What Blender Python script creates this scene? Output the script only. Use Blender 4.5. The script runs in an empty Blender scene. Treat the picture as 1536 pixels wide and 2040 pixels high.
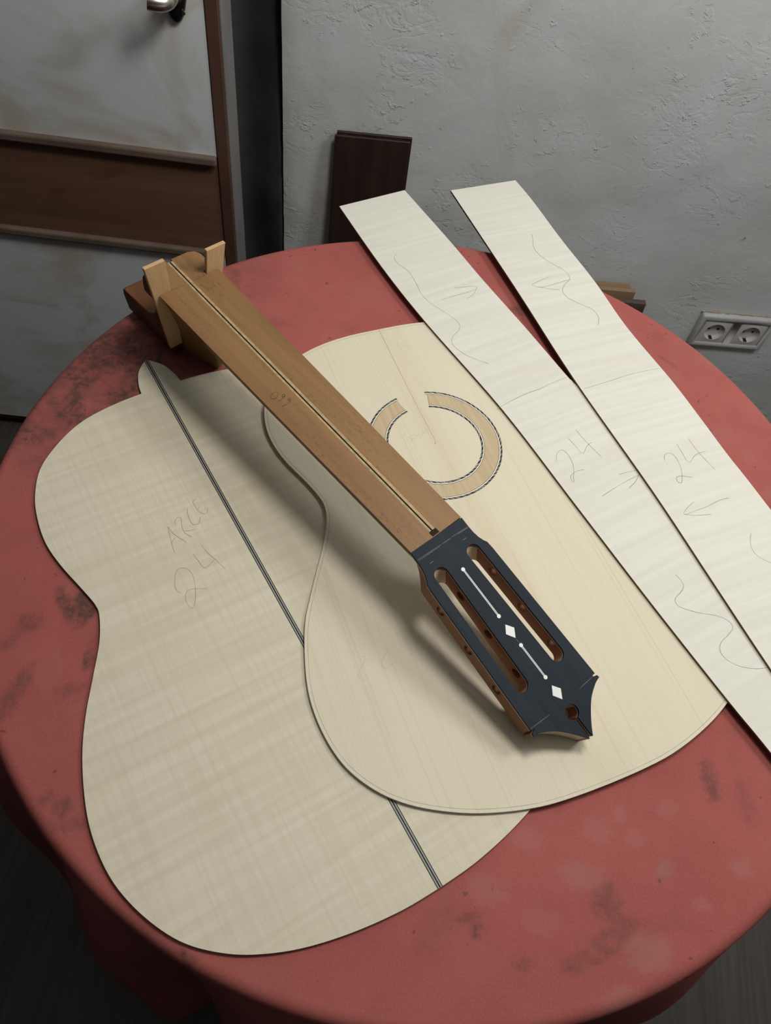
import bpy, bmesh, math, random
from mathutils import Vector, Matrix, noise

random.seed(7)
scene = bpy.context.scene
col = scene.collection
TZ = 0.75                      # height of the table top above the floor (m)

# ------------------------------------------------------------------ camera, world, lamps, exposure
cam_d = bpy.data.cameras.new('camera')
cam = bpy.data.objects.new('camera', cam_d)
col.objects.link(cam)
_r = Vector((0.98396592, 0.14855349, 0.09870628))
_u = Vector((-0.17835658, 0.81954685, 0.54454741))
_f = Vector((0.0, 0.55342101, -0.83290167))
M = Matrix((_r, _u, -_f)).transposed().to_4x4()
M.translation = Vector((0.0, 0.0, TZ + 0.57461))
cam.matrix_world = M
cam_d.sensor_fit = 'HORIZONTAL'
cam_d.sensor_width = 36.0
cam_d.lens = 1564.65 * 36.0 / 1536.0
cam_d.clip_start = 0.02
cam_d.dof.use_dof = True
cam_d.dof.focus_distance = 0.72
cam_d.dof.aperture_fstop = 40.0
scene.camera = cam

world = bpy.data.worlds.new('world')
scene.world = world
world.use_nodes = True
world.node_tree.nodes['Background'].inputs[0].default_value = (0.62, 0.72, 0.85, 1)
world.node_tree.nodes['Background'].inputs[1].default_value = 0.028

def bulb_lamp(name, loc, radius, power, color):
    d = bpy.data.lights.new(name, 'POINT')
    d.shadow_soft_size = radius; d.energy = power; d.color = color
    o = bpy.data.objects.new(name, d)
    col.objects.link(o)
    o.location = loc
    return o

# pendant lamp above the table, and a work lamp to the right of it
bulb_lamp('pendant_lamp', (0.18, 0.54, TZ + 0.87), 0.110, 16.0, (1.0, 0.94, 0.86))
bulb_lamp('work_lamp', (0.80, 0.68, TZ + 0.92), 0.15, 18.5, (1.0, 0.985, 0.95))

vs = scene.view_settings
vs.view_transform = 'Standard'
vs.look = 'None'
vs.gamma = 1.0
vs.use_curve_mapping = False
vs.exposure = 0.0

# ------------------------------------------------------------------ helpers
def tag(o, label=None, cat=None, group=None, kind=None):
    if label: o['label'] = label
    if cat: o['category'] = cat
    if group: o['group'] = group
    if kind: o['kind'] = kind
    return o

def link(name, me, mats, parent=None, mw=None):
    o = bpy.data.objects.new(name, me)
    col.objects.link(o)
    if mats is not None:
        if not isinstance(mats, (list, tuple)): mats = [mats]
        if not me.materials:
            for m in mats: me.materials.append(m)
    if parent: o.parent = parent
    elif mw is not None: o.matrix_world = mw
    return o

def from_bm(name, bm, mats, parent=None, mw=None, smooth=False, angle=None):
    bmesh.ops.recalc_face_normals(bm, faces=bm.faces[:])
    if smooth:
        lim = math.radians(angle or 40)
        for f in bm.faces: f.smooth = True
        for e in bm.edges:
            if len(e.link_faces) == 2 and e.calc_face_angle(0) > lim: e.smooth = False
    me = bpy.data.meshes.new(name)
    bm.to_mesh(me); bm.free()
    return link(name, me, mats, parent, mw)

def empty(name, mw=None, parent=None):
    o = bpy.data.objects.new(name, None)
    o.empty_display_size = 0.05
    col.objects.link(o)
    if parent: o.parent = parent
    elif mw is not None: o.matrix_world = mw
    return o

def add_prism(bm, pts, z0, z1, mat=0):
    """closed outline (x,y) extruded between z0 and z1"""
    lo = [bm.verts.new((x, y, z0)) for x, y in pts]
    hi = [bm.verts.new((x, y, z1)) for x, y in pts]
    fs = [bm.faces.new(hi), bm.faces.new(lo[::-1])]
    n = len(pts)
    for i in range(n):
        f = bm.faces.new((lo[i], lo[(i+1) % n], hi[(i+1) % n], hi[i])); f.material_index = mat
    return fs

def add_box(bm, a, b, mat=0):
    xs = (a[0], b[0]); ys = (a[1], b[1]); zs = (a[2], b[2])
    v = [bm.verts.new((xs[i & 1], ys[(i >> 1) & 1], zs[i >> 2])) for i in range(8)]
    for q in ((0,2,3,1),(4,5,7,6),(0,1,5,4),(2,6,7,3),(0,4,6,2),(1,3,7,5)):
        bm.faces.new([v[i] for i in q]).material_index = mat

def bevelled_box(bm, a, b, w, seg=2):
    t = bmesh.new(); add_box(t, a, b)
    bmesh.ops.bevel(t, geom=t.edges[:], offset=w, segments=seg, affect='EDGES', profile=0.5)
    me = bpy.data.meshes.new('t'); t.to_mesh(me); t.free()
    bm.from_mesh(me); bpy.data.meshes.remove(me)

def spline(pts, n=8, closed=False):
    """Catmull-Rom through pts"""
    P = [Vector(p) for p in pts]; N = len(P); out = []
    rng = range(N) if closed else range(N-1)
    for i in rng:
        if closed: p0, p1, p2, p3 = P[i-1], P[i], P[(i+1) % N], P[(i+2) % N]
        else: p0, p1, p2, p3 = P[max(i-1, 0)], P[i], P[i+1], P[min(i+2, N-1)]
        for k in range(n):
            t = k / n
            out.append(0.5*((2*p1) + (-p0+p2)*t + (2*p0-5*p1+4*p2-p3)*t*t + (-p0+3*p1-3*p2+p3)*t**3))
    if not closed: out.append(P[-1])
    return out

def add_ribbon(bm, pts, width, z, taper=True):
    """flat ribbon along 2D polyline (pencil stroke lying on a surface)"""
    n = len(pts); L = []; R = []
    for i, p in enumerate(pts):
        d = (pts[min(i+1, n-1)] - pts[max(i-1, 0)])
        if d.length < 1e-9: d = Vector((1, 0))
        d.normalize(); nn = Vector((-d.y, d.x))
        w = width * (0.75 + 0.5*noise.noise(Vector((p.x*90, p.y*90, 1.3))))
        if taper and (i == 0 or i == n-1): w *= 0.5
        L.append(bm.verts.new((p.x+nn.x*w/2, p.y+nn.y*w/2, z)))
        R.append(bm.verts.new((p.x-nn.x*w/2, p.y-nn.y*w/2, z)))
    for i in range(n-1): bm.faces.new((R[i], R[i+1], L[i+1], L[i]))

def pencil(name, strokes, width, z, mat, parent, mw=None):
    for s in strokes:
        bm = bmesh.new()
        add_ribbon(bm, [v for v in spline([(x, y) for x, y in s], 5)], width, z)
        for f in bm.faces:
            f.normal_update()
            if f.normal.z < 0: f.normal_flip()
        me = bpy.data.meshes.new(name); bm.to_mesh(me); bm.free()
        link(name, me, mat, parent, mw)

def boolean(o, cutter_bms):
    """cut every bmesh out of the object, keeping a plain mesh"""
    for cb in cutter_bms:
        bmesh.ops.recalc_face_normals(cb, faces=cb.faces[:])
        me = bpy.data.meshes.new('cut'); cb.to_mesh(me); cb.free()
        c = bpy.data.objects.new('cut', me); col.objects.link(c)
        m = o.modifiers.new('b', 'BOOLEAN'); m.operation = 'DIFFERENCE'; m.object = c; m.solver = 'EXACT'
        keep_p, keep_mw = o.parent, o.matrix_world.copy()
        o.parent = None; o.matrix_world = Matrix.Identity(4)
        bpy.context.view_layer.update()
        ev = o.evaluated_get(bpy.context.evaluated_depsgraph_get())
        new = bpy.data.meshes.new_from_object(ev)
        o.modifiers.clear()
        o.data = new
        o.parent = keep_p
        if not keep_p: o.matrix_world = keep_mw
        bpy.data.objects.remove(c); bpy.data.meshes.remove(me)
    return o

# ------------------------------------------------------------------ materials
def srgb(r, g, b):
    f = lambda c: (c/255/12.92) if c/255 <= 0.04045 else ((c/255+0.055)/1.055)**2.4
    return (f(r), f(g), f(b), 1)

class NT:
    def __init__(s, name, rough=0.6, spec=0.3):
        s.m = bpy.data.materials.new(name); s.m.use_nodes = True
        s.n = s.m.node_tree.nodes; s.l = s.m.node_tree.links
        s.b = s.n['Principled BSDF']
        s.b.inputs['Roughness'].default_value = rough
        s.b.inputs['Specular IOR Level'].default_value = spec
        s.co = s.n.new('ShaderNodeTexCoord').outputs['Object']
    def mapping(s, scale=(1,1,1), rot=(0,0,0), src=None):
        k = s.n.new('ShaderNodeMapping'); s.l.new(src or s.co, k.inputs[0])
        k.inputs['Scale'].default_value = scale; k.inputs['Rotation'].default_value = rot
        return k.outputs[0]
    def noise(s, vec, scale=1, detail=3, rough=0.55, dist=0):
        k = s.n.new('ShaderNodeTexNoise'); s.l.new(vec, k.inputs['Vector'])
        k.inputs['Scale'].default_value = scale; k.inputs['Detail'].default_value = detail
        k.inputs['Roughness'].default_value = rough; k.inputs['Distortion'].default_value = dist
        return k.outputs['Fac']
    def voronoi(s, vec, scale=1, feature='F1'):
        k = s.n.new('ShaderNodeTexVoronoi'); k.feature = feature
        s.l.new(vec, k.inputs['Vector']); k.inputs['Scale'].default_value = scale
        return k.outputs['Distance']
    def ramp(s, fac, stops):
        k = s.n.new('ShaderNodeValToRGB'); s.l.new(fac, k.inputs[0])
        e = k.color_ramp.elements
        while len(e) < len(stops): e.new(0.5)
        for x, (p, c) in zip(e, stops):
            x.position = p; x.color = c if len(c) == 4 else (*c, 1)
        return k.outputs[0]
    def grey(s, fac, lo, hi):
        return s.ramp(fac, [(lo, (0,0,0,1)), (hi, (1,1,1,1))])
    def mix(s, fac, a, b, mode='MIX'):
        k = s.n.new('ShaderNodeMix'); k.data_type = 'RGBA'; k.blend_type = mode
        for sock, val in ((k.inputs[0], fac), (k.inputs[6], a), (k.inputs[7], b)):
            if hasattr(val, 'links'): s.l.new(val, sock)
            elif isinstance(val, (int, float)): sock.default_value = val
            else: sock.default_value = val if len(val) == 4 else (*val, 1)
        return k.outputs[2]
    def math(s, op, a, b=0.0):
        k = s.n.new('ShaderNodeMath'); k.operation = op
        for sock, val in ((k.inputs[0], a), (k.inputs[1], b)):
            if hasattr(val, 'links'): s.l.new(val, sock)
            else: sock.default_value = val
        return k.outputs[0]
    def attr(s, name):
        k = s.n.new('ShaderNodeAttribute'); k.attribute_name = name
        return k.outputs['Fac']
    def sep(s, vec=None):
        k = s.n.new('ShaderNodeSeparateXYZ'); s.l.new(vec or s.co, k.inputs[0]); return k.outputs
    def color(s, c):
        if hasattr(c, 'links'): s.l.new(c, s.b.inputs['Base Color'])
        else: s.b.inputs['Base Color'].default_value = c if len(c) == 4 else (*c, 1)
        return s
    def rough(s, r):
        s.l.new(r, s.b.inputs['Roughness']); return s
    def bump(s, h, strength=0.3, dist=0.001):
        k = s.n.new('ShaderNodeBump'); s.l.new(h, k.inputs['Height'])
        k.inputs['Strength'].default_value = strength; k.inputs['Distance'].default_value = dist
        if s.b.inputs['Normal'].links: s.l.new(s.b.inputs['Normal'].links[0].from_socket, k.inputs['Normal'])
        s.l.new(k.outputs[0], s.b.inputs['Normal']); return s

def maple(name, base, band, grain_step=300.0, flame=55.0, grain=0.28):
    """figured maple: ripples across the grain (local x), fine growth lines along it (local y)"""
    t = NT(name, 0.55, 0.25)
    warp = t.noise(t.mapping((5, 5, 5)), 1, 2)
    v = t.mapping((5.0, flame, 5), (0, 0, math.radians(4)))
    rip = t.noise(v, 1, 3, 0.55, 0.15)
    broad = t.noise(t.mapping((2.5, 14, 3)), 1, 2)
    c = t.mix(t.grey(rip, 0.36, 0.66), band, base)
    c = t.mix(t.math('MULTIPLY', t.grey(broad, 0.5, 0.75), 0.35), c, (band[0]*1.0, band[1]*0.96, band[2]*0.86, 1))
    g = t.noise(t.mapping((grain_step, 5, 10)), 1, 2, 0.5)
    c = t.mix(t.math('MULTIPLY', t.grey(g, 0.44, 0.64), grain), c, (band[0]*0.86, band[1]*0.85, band[2]*0.8, 1))
    blot = t.noise(t.mapping((9, 22, 5)), 1, 2)
    c = t.mix(t.math('MULTIPLY', t.grey(blot, 0.62, 0.8), 0.30), c, (band[0]*0.95, band[1]*0.84, band[2]*0.66, 1))
    t.color(c).bump(g, 0.05, 0.0003)
    return t.m

MAPLE_BACK = maple('figured_maple_back', (0.685, 0.637, 0.51, 1), (0.615, 0.567, 0.445, 1), 310, 150)
MAPLE_SIDE = maple('figured_maple_side', (0.70, 0.698, 0.64, 1), (0.65, 0.64, 0.58, 1), 200, 150, 0.07)

def spruce():
    t = NT('spruce', 0.55, 0.25)
    x, y, z = t.sep()
    g = t.noise(t.mapping((520, 2.2, 10)), 1, 1.5, 0.5)
    g2 = t.noise(t.mapping((95, 0.8, 10)), 1, 1.5, 0.5)
    c = t.mix(t.grey(t.noise(t.mapping((9, 3, 4)), 1, 3), 0.3, 0.75), (0.655, 0.605, 0.465, 1), (0.695, 0.65, 0.515, 1))
    amount = t.math('MULTIPLY', t.grey(g, 0.48, 0.70), t.math('ADD', t.math('MULTIPLY', t.grey(g2, 0.45, 0.65), 0.22), 0.10))
    c = t.mix(amount, c, (0.47, 0.39, 0.26, 1))
    near = t.math('SUBTRACT', 1.0, t.math('MULTIPLY', t.math('ABSOLUTE', t.math('ADD', x, -0.004)), 42))
    near = t.math('MULTIPLY', t.math('MAXIMUM', near, 0.0), t.grey(t.noise(t.mapping((60, 5, 1)), 1, 2), 0.3, 0.75))
    c = t.mix(t.math('MULTIPLY', near, 0.45), c, (0.52, 0.40, 0.23, 1))
    silk = t.noise(t.mapping((30, 160, 10)), 1, 2)
    c = t.mix(t.math('MULTIPLY', t.grey(silk, 0.5, 0.8), 0.12), c, (0.76, 0.71, 0.58, 1))
    t.color(c).bump(g, 0.05, 0.0003)
    return t.m
SPRUCE = spruce()

def rosette_wood():
    t = NT('rosette_wood', 0.5, 0.3)
    g = t.noise(t.mapping((330, 9, 10), (0, 0, math.radians(-6))), 1, 2)
    c = t.mix(t.grey(g, 0.35, 0.7), (0.55, 0.44, 0.285, 1), (0.47, 0.365, 0.225, 1))
    t.color(c); return t.m
ROSE_WOOD = rosette_wood()

def cedar(name, a, b, pore=True, along=(38, 3, 38)):
    """reddish brown neck wood: streaks and short pores along local y"""
    t = NT(name, 0.5, 0.3)
    s1 = t.noise(t.mapping(along), 1, 3, 0.6, 0.3)
    s2 = t.noise(t.mapping((along[0]*6, along[1]*4, along[2]*6)), 1, 2)
    c = t.mix(t.grey(s1, 0.3, 0.72), a, b)
    c = t.mix(t.math('MULTIPLY', t.grey(s2, 0.45, 0.75), 0.25), c, (b[0]*0.6, b[1]*0.55, b[2]*0.5, 1))
    if pore:
        p = t.noise(t.mapping((1500, 170, 1500)), 1, 1.5)
        zone = t.noise(t.mapping((30, 9, 30)), 1, 2)
        k = t.math('MULTIPLY', t.grey(p, 0.60, 0.67), t.grey(zone, 0.42, 0.60))
        c = t.mix(t.math('MULTIPLY', k, 0.7), c, (0.035, 0.018, 0.010, 1))
    t.color(c); return t.m
NECK = cedar('neck_cedar', (0.285, 0.157, 0.062, 1), (0.195, 0.100, 0.040, 1))
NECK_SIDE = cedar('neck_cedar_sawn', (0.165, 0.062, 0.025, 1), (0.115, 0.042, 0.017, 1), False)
HEAD_WOOD = cedar('head_cedar', (0.33, 0.150, 0.068, 1), (0.24, 0.100, 0.042, 1), False)
END_GRAIN_BOUNCE = cedar('end_grain_bounce_lit', (0.68, 0.56, 0.44, 1), (0.58, 0.46, 0.34, 1), False)  # end grain, colour paled to carry light bounced up by the soundboard
WEDGE = cedar('pale_wedge_wood', (0.60, 0.40, 0.215, 1), (0.52, 0.335, 0.175, 1), False, (60, 60, 6))

def simple(name, c, rough=0.6, spec=0.3, metal=0.0, var=0.0, scale=60):
    t = NT(name, rough, spec)
    t.b.inputs['Metallic'].default_value = metal
    if var:
        n = t.noise(t.mapping((scale,)*3), 1, 3)
        t.color(t.mix(t.grey(n, 0.3, 0.7), tuple(x*(1-var) for x in c[:3]), tuple(min(1, x*(1+var)) for x in c[:3])))
    else: t.color(c)
    return t.m

def ebony():
    t = NT('ebonised_veneer', 0.62, 0.14)
    g = t.noise(t.mapping((600, 12, 60)), 1, 2)
    b = t.noise(t.mapping((40, 25, 40)), 1, 3)
    c = t.mix(t.grey(g, 0.3, 0.75), (0.014, 0.020, 0.029, 1), (0.021, 0.029, 0.041, 1))
    c = t.mix(t.math('MULTIPLY', t.grey(b, 0.45, 0.8), 0.35), c, (0.035, 0.043, 0.055, 1))
    t.color(c); return t.m
EBONY = ebony()
BONE = simple('white_bone_inlay', (0.80, 0.82, 0.80), 0.4, 0.4)
BLACK = simple('black_line_inlay', (0.012, 0.012, 0.012), 0.5)
WHITE_LINE = simple('white_line_inlay', (0.80, 0.78, 0.70), 0.5)
TEAL = simple('grey_green_veneer', (0.115, 0.145, 0.142), 0.5, 0.3, 0, 0.15, 300)
CARBON = simple('dark_rod', (0.018, 0.012, 0.008), 0.6, 0.1)
ROD_MAPLE = simple('rod_edge_maple', (0.40, 0.295, 0.165), 0.5, 0.3, 0, 0.25, 250)
PENCIL = simple('pencil_graphite', (0.16, 0.155, 0.145), 0.55)
PENCIL_MID = simple('pencil_light', (0.30, 0.285, 0.24), 0.55)
PENCIL_SIDE = simple('pencil_on_maple', (0.22, 0.215, 0.20), 0.55)
PENCIL_FAINT = simple('pencil_faint', (0.535, 0.485, 0.36), 0.55)
PENCIL_DARK = simple('ink_on_neck', (0.045, 0.022, 0.012), 0.55)
CHALK = simple('scribed_line', (0.28, 0.31, 0.33), 0.6)
SEAM = simple('glue_seam', (0.36, 0.27, 0.15), 0.5)

def plaster():
    t = NT('rough_plaster', 0.85, 0.15)
    big = t.noise(t.mapping((3.2, 3.2, 3.2)), 1, 4, 0.6, 0.4)
    c = t.mix(t.grey(big, 0.35, 0.7), (0.58, 0.605, 0.595, 1), (0.63, 0.695, 0.72, 1))
    st = t.noise(t.mapping((7, 7, 4)), 1, 4, 0.6, 0.8)
    c = t.mix(t.math('MULTIPLY', t.grey(st, 0.58, 0.80), 0.55), c, (0.53, 0.47, 0.385, 1))
    pit = t.noise(t.mapping((70, 70, 55)), 1, 2)
    c = t.mix(t.math('MULTIPLY', t.grey(pit, 0.74, 0.80), 0.6), c, (0.15, 0.13, 0.11, 1))
    # trowel ridges: creases of a distorted noise, plus lumps and grit
    r = t.noise(t.mapping((13, 13, 21), (0, 0.5, 0)), 1, 4, 0.6, 0.7)
    ridge = t.math('ABSOLUTE', t.math('SUBTRACT', r, 0.5))
    ridge = t.grey(ridge, 0.0, 0.045)
    lump = t.noise(t.mapping((16, 16, 16)), 1, 5, 0.6, 0.5)
    edge = t.noise(t.mapping((48, 48, 66), (0, 0.7, 0)), 1, 4, 0.62, 0.4)
    flake = t.grey(edge, 0.60, 0.635)
    grit = t.noise(t.mapping((150, 150, 150)), 1, 3, 0.6)
    zone = t.grey(t.noise(t.mapping((6, 6, 6)), 1, 3), 0.48, 0.62)
    t.color(c)
    t.bump(lump, 0.20, 0.007).bump(t.mix(zone, (1, 1, 1, 1), ridge), 0.15, 0.0030).bump(t.mix(zone, (0, 0, 0, 1), flake), 0.50, 0.0028).bump(grit, 0.18, 0.0010)
    return t.m
PLASTER = plaster()

def red_cloth():
    t = NT('red_table_cloth', 0.8, 0.2)
    n = t.noise(t.mapping((14, 14, 14)), 1, 4, 0.6)
    c = t.mix(t.grey(n, 0.3, 0.7), (0.300, 0.075, 0.066, 1), (0.350, 0.093, 0.082, 1))
    fine = t.noise(t.mapping((620, 620, 620)), 1, 3, 0.7)
    c = t.mix(t.math('MULTIPLY', t.grey(fine, 0.4, 0.75), 0.32), c, (0.44, 0.165, 0.145, 1))
    speck = t.noise(t.mapping((130, 130, 130)), 1, 1)
    c = t.mix(t.math('MULTIPLY', t.grey(speck, 0.755, 0.79), 0.7), c, (0.13, 0.045, 0.038, 1))
    c = t.mix(t.math('MULTIPLY', t.attr('pale'), 0.75), c, (0.36, 0.175, 0.145, 1))
    worn_ = t.math('ADD', t.math('MULTIPLY', t.grey(t.noise(t.mapping((170, 170, 170)), 1, 4, 0.65), 0.36, 0.62), 0.75), 0.40)
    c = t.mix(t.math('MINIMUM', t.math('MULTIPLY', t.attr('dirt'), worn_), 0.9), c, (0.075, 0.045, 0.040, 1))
    weave = t.noise(t.mapping((1400, 1400, 1400)), 1, 1)
    t.color(c).bump(weave, 0.15, 0.0004).bump(t.noise(t.mapping((30, 30, 30)), 1, 3), 0.12, 0.002)
    return t.m
CLOTH = red_cloth()

def floor_mat():
    t = NT('dark_laminate', 0.5, 0.3)
    g = t.noise(t.mapping((160, 5, 5), (0, 0, math.radians(-8))), 1, 3, 0.6)
    b = t.noise(t.mapping((25, 3, 5), (0, 0, math.radians(-8))), 1, 3)
    c = t.mix(t.grey(g, 0.3, 0.75), (0.060, 0.052, 0.045, 1), (0.100, 0.090, 0.080, 1))
    c = t.mix(t.math('MULTIPLY', t.grey(b, 0.4, 0.7), 0.5), c, (0.050, 0.040, 0.032, 1))
    t.color(c); return t.m
FLOOR = floor_mat()

def door_white():
    t = NT('stained_white_panel', 0.45, 0.4)
    n = t.noise(t.mapping((5.5, 5.5, 6.5)), 1, 4, 0.6, 0.9)
    c = t.mix(t.grey(n, 0.48, 0.66), (0.75, 0.82, 0.85, 1), (0.61, 0.57, 0.50, 1))
    t.color(c); return t.m
DOOR_WHITE = door_white()

def door_brown():
    t = NT('brown_door_panel', 0.5, 0.3)
    g = t.noise(t.mapping((3, 3, 60)), 1, 3)
    c = t.mix(t.grey(g, 0.3, 0.7), (0.150, 0.080, 0.050, 1), (0.190, 0.105, 0.068, 1))
    s = t.noise(t.mapping((9, 9, 16), (0, 0.55, 0)), 1, 3, 0.6, 1.2)
    c = t.mix(t.math('MULTIPLY', t.grey(s, 0.60, 0.74), 0.55), c, (0.10, 0.040, 0.014, 1))
    t.color(c); return t.m
DOOR_BROWN = door_brown()
def worn(name, a, b, scale=(12, 12, 5)):
    t = NT(name, 0.55, 0.3)
    n = t.noise(t.mapping(scale), 1, 4, 0.6)
    t.color(t.mix(t.grey(n, 0.38, 0.66), a, b)); return t.m
STILE = worn('dark_stile_wood', (0.085, 0.035, 0.022, 1), (0.13, 0.075, 0.055, 1))
RAIL = worn('grey_brown_moulding', (0.14, 0.100, 0.078, 1), (0.19, 0.145, 0.115, 1))
EDGE_METAL = worn('dusty_door_edge', (0.15, 0.145, 0.15, 1), (0.20, 0.19, 0.18, 1))
BLACK_GLOSS = simple('black_gloss', (0.008, 0.008, 0.010), 0.18, 0.5)
STEEL = simple('brushed_steel', (0.55, 0.53, 0.46), 0.28, 0.5, 1.0)
CURTAIN = simple('dark_grey_cloth', (0.11, 0.12, 0.13), 0.9, 0.1, 0, 0.25, 12)
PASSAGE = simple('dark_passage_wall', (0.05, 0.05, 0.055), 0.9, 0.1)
PLASTIC = simple('off_white_plastic', (0.50, 0.515, 0.52), 0.35, 0.45, 0, 0.06, 40)
PLASTIC_IN = simple('white_plastic', (0.60, 0.585, 0.56), 0.3, 0.45)
DUST = simple('plaster_crumbs', (0.40, 0.34, 0.27), 0.9, 0.1, 0, 0.2, 200)
DARKWOOD = cedar('rosewood', (0.040, 0.024, 0.018, 1), (0.020, 0.012, 0.010, 1), False, (45, 45, 2))
TANWOOD = cedar('tan_board', (0.33, 0.22, 0.135, 1), (0.25, 0.155, 0.09, 1), False, (3, 45, 45))
GREYWOOD = cedar('weathered_dark_board', (0.12, 0.095, 0.075, 1), (0.075, 0.055, 0.042, 1), False, (3, 45, 45))
TABLE_WOOD = simple('table_wood', (0.20, 0.11, 0.055), 0.5, 0.3, 0, 0.2, 10)

WHITEWASH = simple('whitewash', (0.62, 0.64, 0.64), 0.9, 0.1, 0, 0.06, 4)

# ------------------------------------------------------------------ the setting
bm = bmesh.new(); add_box(bm, (-3.0, -2.2, -0.05), (3.0, 3.0, 0.0))
tag(from_bm('floor', bm, FLOOR), kind='structure')

bm = bmesh.new(); add_box(bm, (-3.0, -2.2, 2.55), (3.0, 3.0, 2.60))
tag(from_bm('ceiling', bm, WHITEWASH), kind='structure')
bm = bmesh.new(); add_box(bm, (2.30, -2.2, 0.0), (2.40, 1.50, 2.55))
tag(from_bm('wall_right', bm, WHITEWASH), kind='structure')

# back wall: uneven plaster, turned 8 degrees from the camera's axis; its left end is the edge of a doorway
WA = math.radians(8.0)
WALL_MW = Matrix.Translation((0.62, 1.283, 0.0)) @ Matrix.Rotation(WA, 4, 'Z')     # local x along wall, -y into the room
WL = -0.8965                                                                         # local x of the wall's left end
bm = bmesh.new()
NX, NZ = 150, 130; X1, ZT = 1.67, 2.549
def wy(x, z):
    e = min(1.0, (x - WL)/0.03)
    y = 0.006*noise.noise(Vector((x*3.1, z*3.1, 2.0))) + 0.0025*noise.noise(Vector((x*11, z*11, 5.0)))
    y += 0.0012*noise.noise(Vector((x*31, z*31, 9.0)))
    return y + 0.004*(1-e)**2
grid = []
for j in range(NZ+1):
    row = []
    for i in range(NX+1):
        x = WL + (X1-WL)*(i/NX)**1.15; z = ZT*j/NZ
        if i == 0: x += 0.0010*noise.noise(Vector((0, z*25, 3.0))) + 0.0008*noise.noise(Vector((0, z*70, 8.0)))
        row.append(bm.verts.new((x, wy(x, z), z)))
    grid.append(row)
for j in range(NZ):
    for i in range(NX):
        bm.faces.new((grid[j][i], grid[j][i+1], grid[j+1][i+1], grid[j+1][i]))
bk0 = [bm.verts.new((WL, 0.16, ZT*j/NZ)) for j in range(NZ+1)]
for j in range(NZ): bm.faces.new((bk0[j], grid[j][0], grid[j+1][0], bk0[j+1]))
tr = [bm.verts.new((v.co.x, 0.16, v.co.z)) for v in grid[NZ]]
tr[0] = bk0[NZ]
for i in range(NX): bm.faces.new((grid[NZ][i], grid[NZ][i+1], tr[i+1], tr[i]))
b1, b2 = bm.verts.new((X1, 0.16, 0)), tr[NX]
wall = tag(from_bm('wall_back', bm, PLASTER, mw=WALL_MW, smooth=True, angle=50), kind='structure')

# passage wall seen dark through the doorway
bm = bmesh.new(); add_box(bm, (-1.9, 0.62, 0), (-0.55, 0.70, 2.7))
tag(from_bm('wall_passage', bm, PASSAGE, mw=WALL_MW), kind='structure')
# dark cloth hanging in the doorway
bm = bmesh.new(); rows = []
for j in range(41):
    z = 0.25 + 1.75*j/40; row = []
    for i in range(61):
        x = -1.36 + 0.4605*i/60
        y = 0.035 + 0.010*math.sin(x*52 + 1.2*math.sin(z*3.0)) + 0.022*noise.noise(Vector((x*5, z*2.2, 4)))
        row.append(bm.verts.new((x, y, z)))
    rows.append(row)
for j in range(40):
    for i in range(60): bm.faces.new((rows[j][i], rows[j][i+1], rows[j+1][i+1], rows[j+1][i]))
bmesh.ops.solidify(bm, geom=bm.faces[:], thickness=0.003)
# end of the doorway: the cloth hangs clear of the wall end
hc = from_bm('hanging_cloth', bm, CURTAIN, mw=WALL_MW, smooth=True, angle=80)
tag(hc, 'dark grey cloth hanging in the gap between white door and plaster wall', 'cloth')

# door: standing open, its free edge towards the wall end
DA = math.radians(5.0)
DOOR_MW = Matrix.Translation((-0.299, 0.966, 0.0)) @ Matrix.Rotation(DA, 4, 'Z')    # local x = 0 at the free edge, leaf towards -x
dz = lambda z: TZ + z
door = tag(empty('door_1', DOOR_MW), kind='structure')
W = 0.86
bm = bmesh.new(); add_box(bm, (-W, 0.006, 0.02), (-0.014, 0.038, 2.05)); from_bm('leaf_core', bm, STILE, door)
bm = bmesh.new(); bevelled_box(bm, (-0.0165, 0.0, 0.015), (0.0, 0.046, 2.06), 0.0012, 1); from_bm('stile', bm, STILE, door)
bm = bmesh.new(); bevelled_box(bm, (-0.0005, 0.002, 0.015), (0.003, 0.062, 2.06), 0.001, 1); from_bm('edge_strip', bm, EDGE_METAL, door)
bm = bmesh.new(); bevelled_box(bm, (-W, 0.0015, dz(-0.086)), (-0.0175, 0.0065, 2.0), 0.001, 1); from_bm('upper_panel', bm, DOOR_WHITE, door)
bm = bmesh.new(); bevelled_box(bm, (-W, 0.002, dz(-0.245)), (-0.0175, 0.0065, dz(-0.092)), 0.001, 1); from_bm('middle_panel', bm, DOOR_BROWN, door)
bm = bmesh.new(); bevelled_box(bm, (-W, 0.0015, 0.035), (-0.0175, 0.0065, dz(-0.252)), 0.001, 1); from_bm('lower_panel', bm, DOOR_WHITE, door)
for z in (-0.0885, -0.2475):
    bm = bmesh.new(); bevelled_box(bm, (-W, -0.0075, dz(z-0.0065)), (-0.0172, 0.003, dz(z+0.0065)), 0.003, 2)
    from_bm('moulding', bm, RAIL, door)
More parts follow.
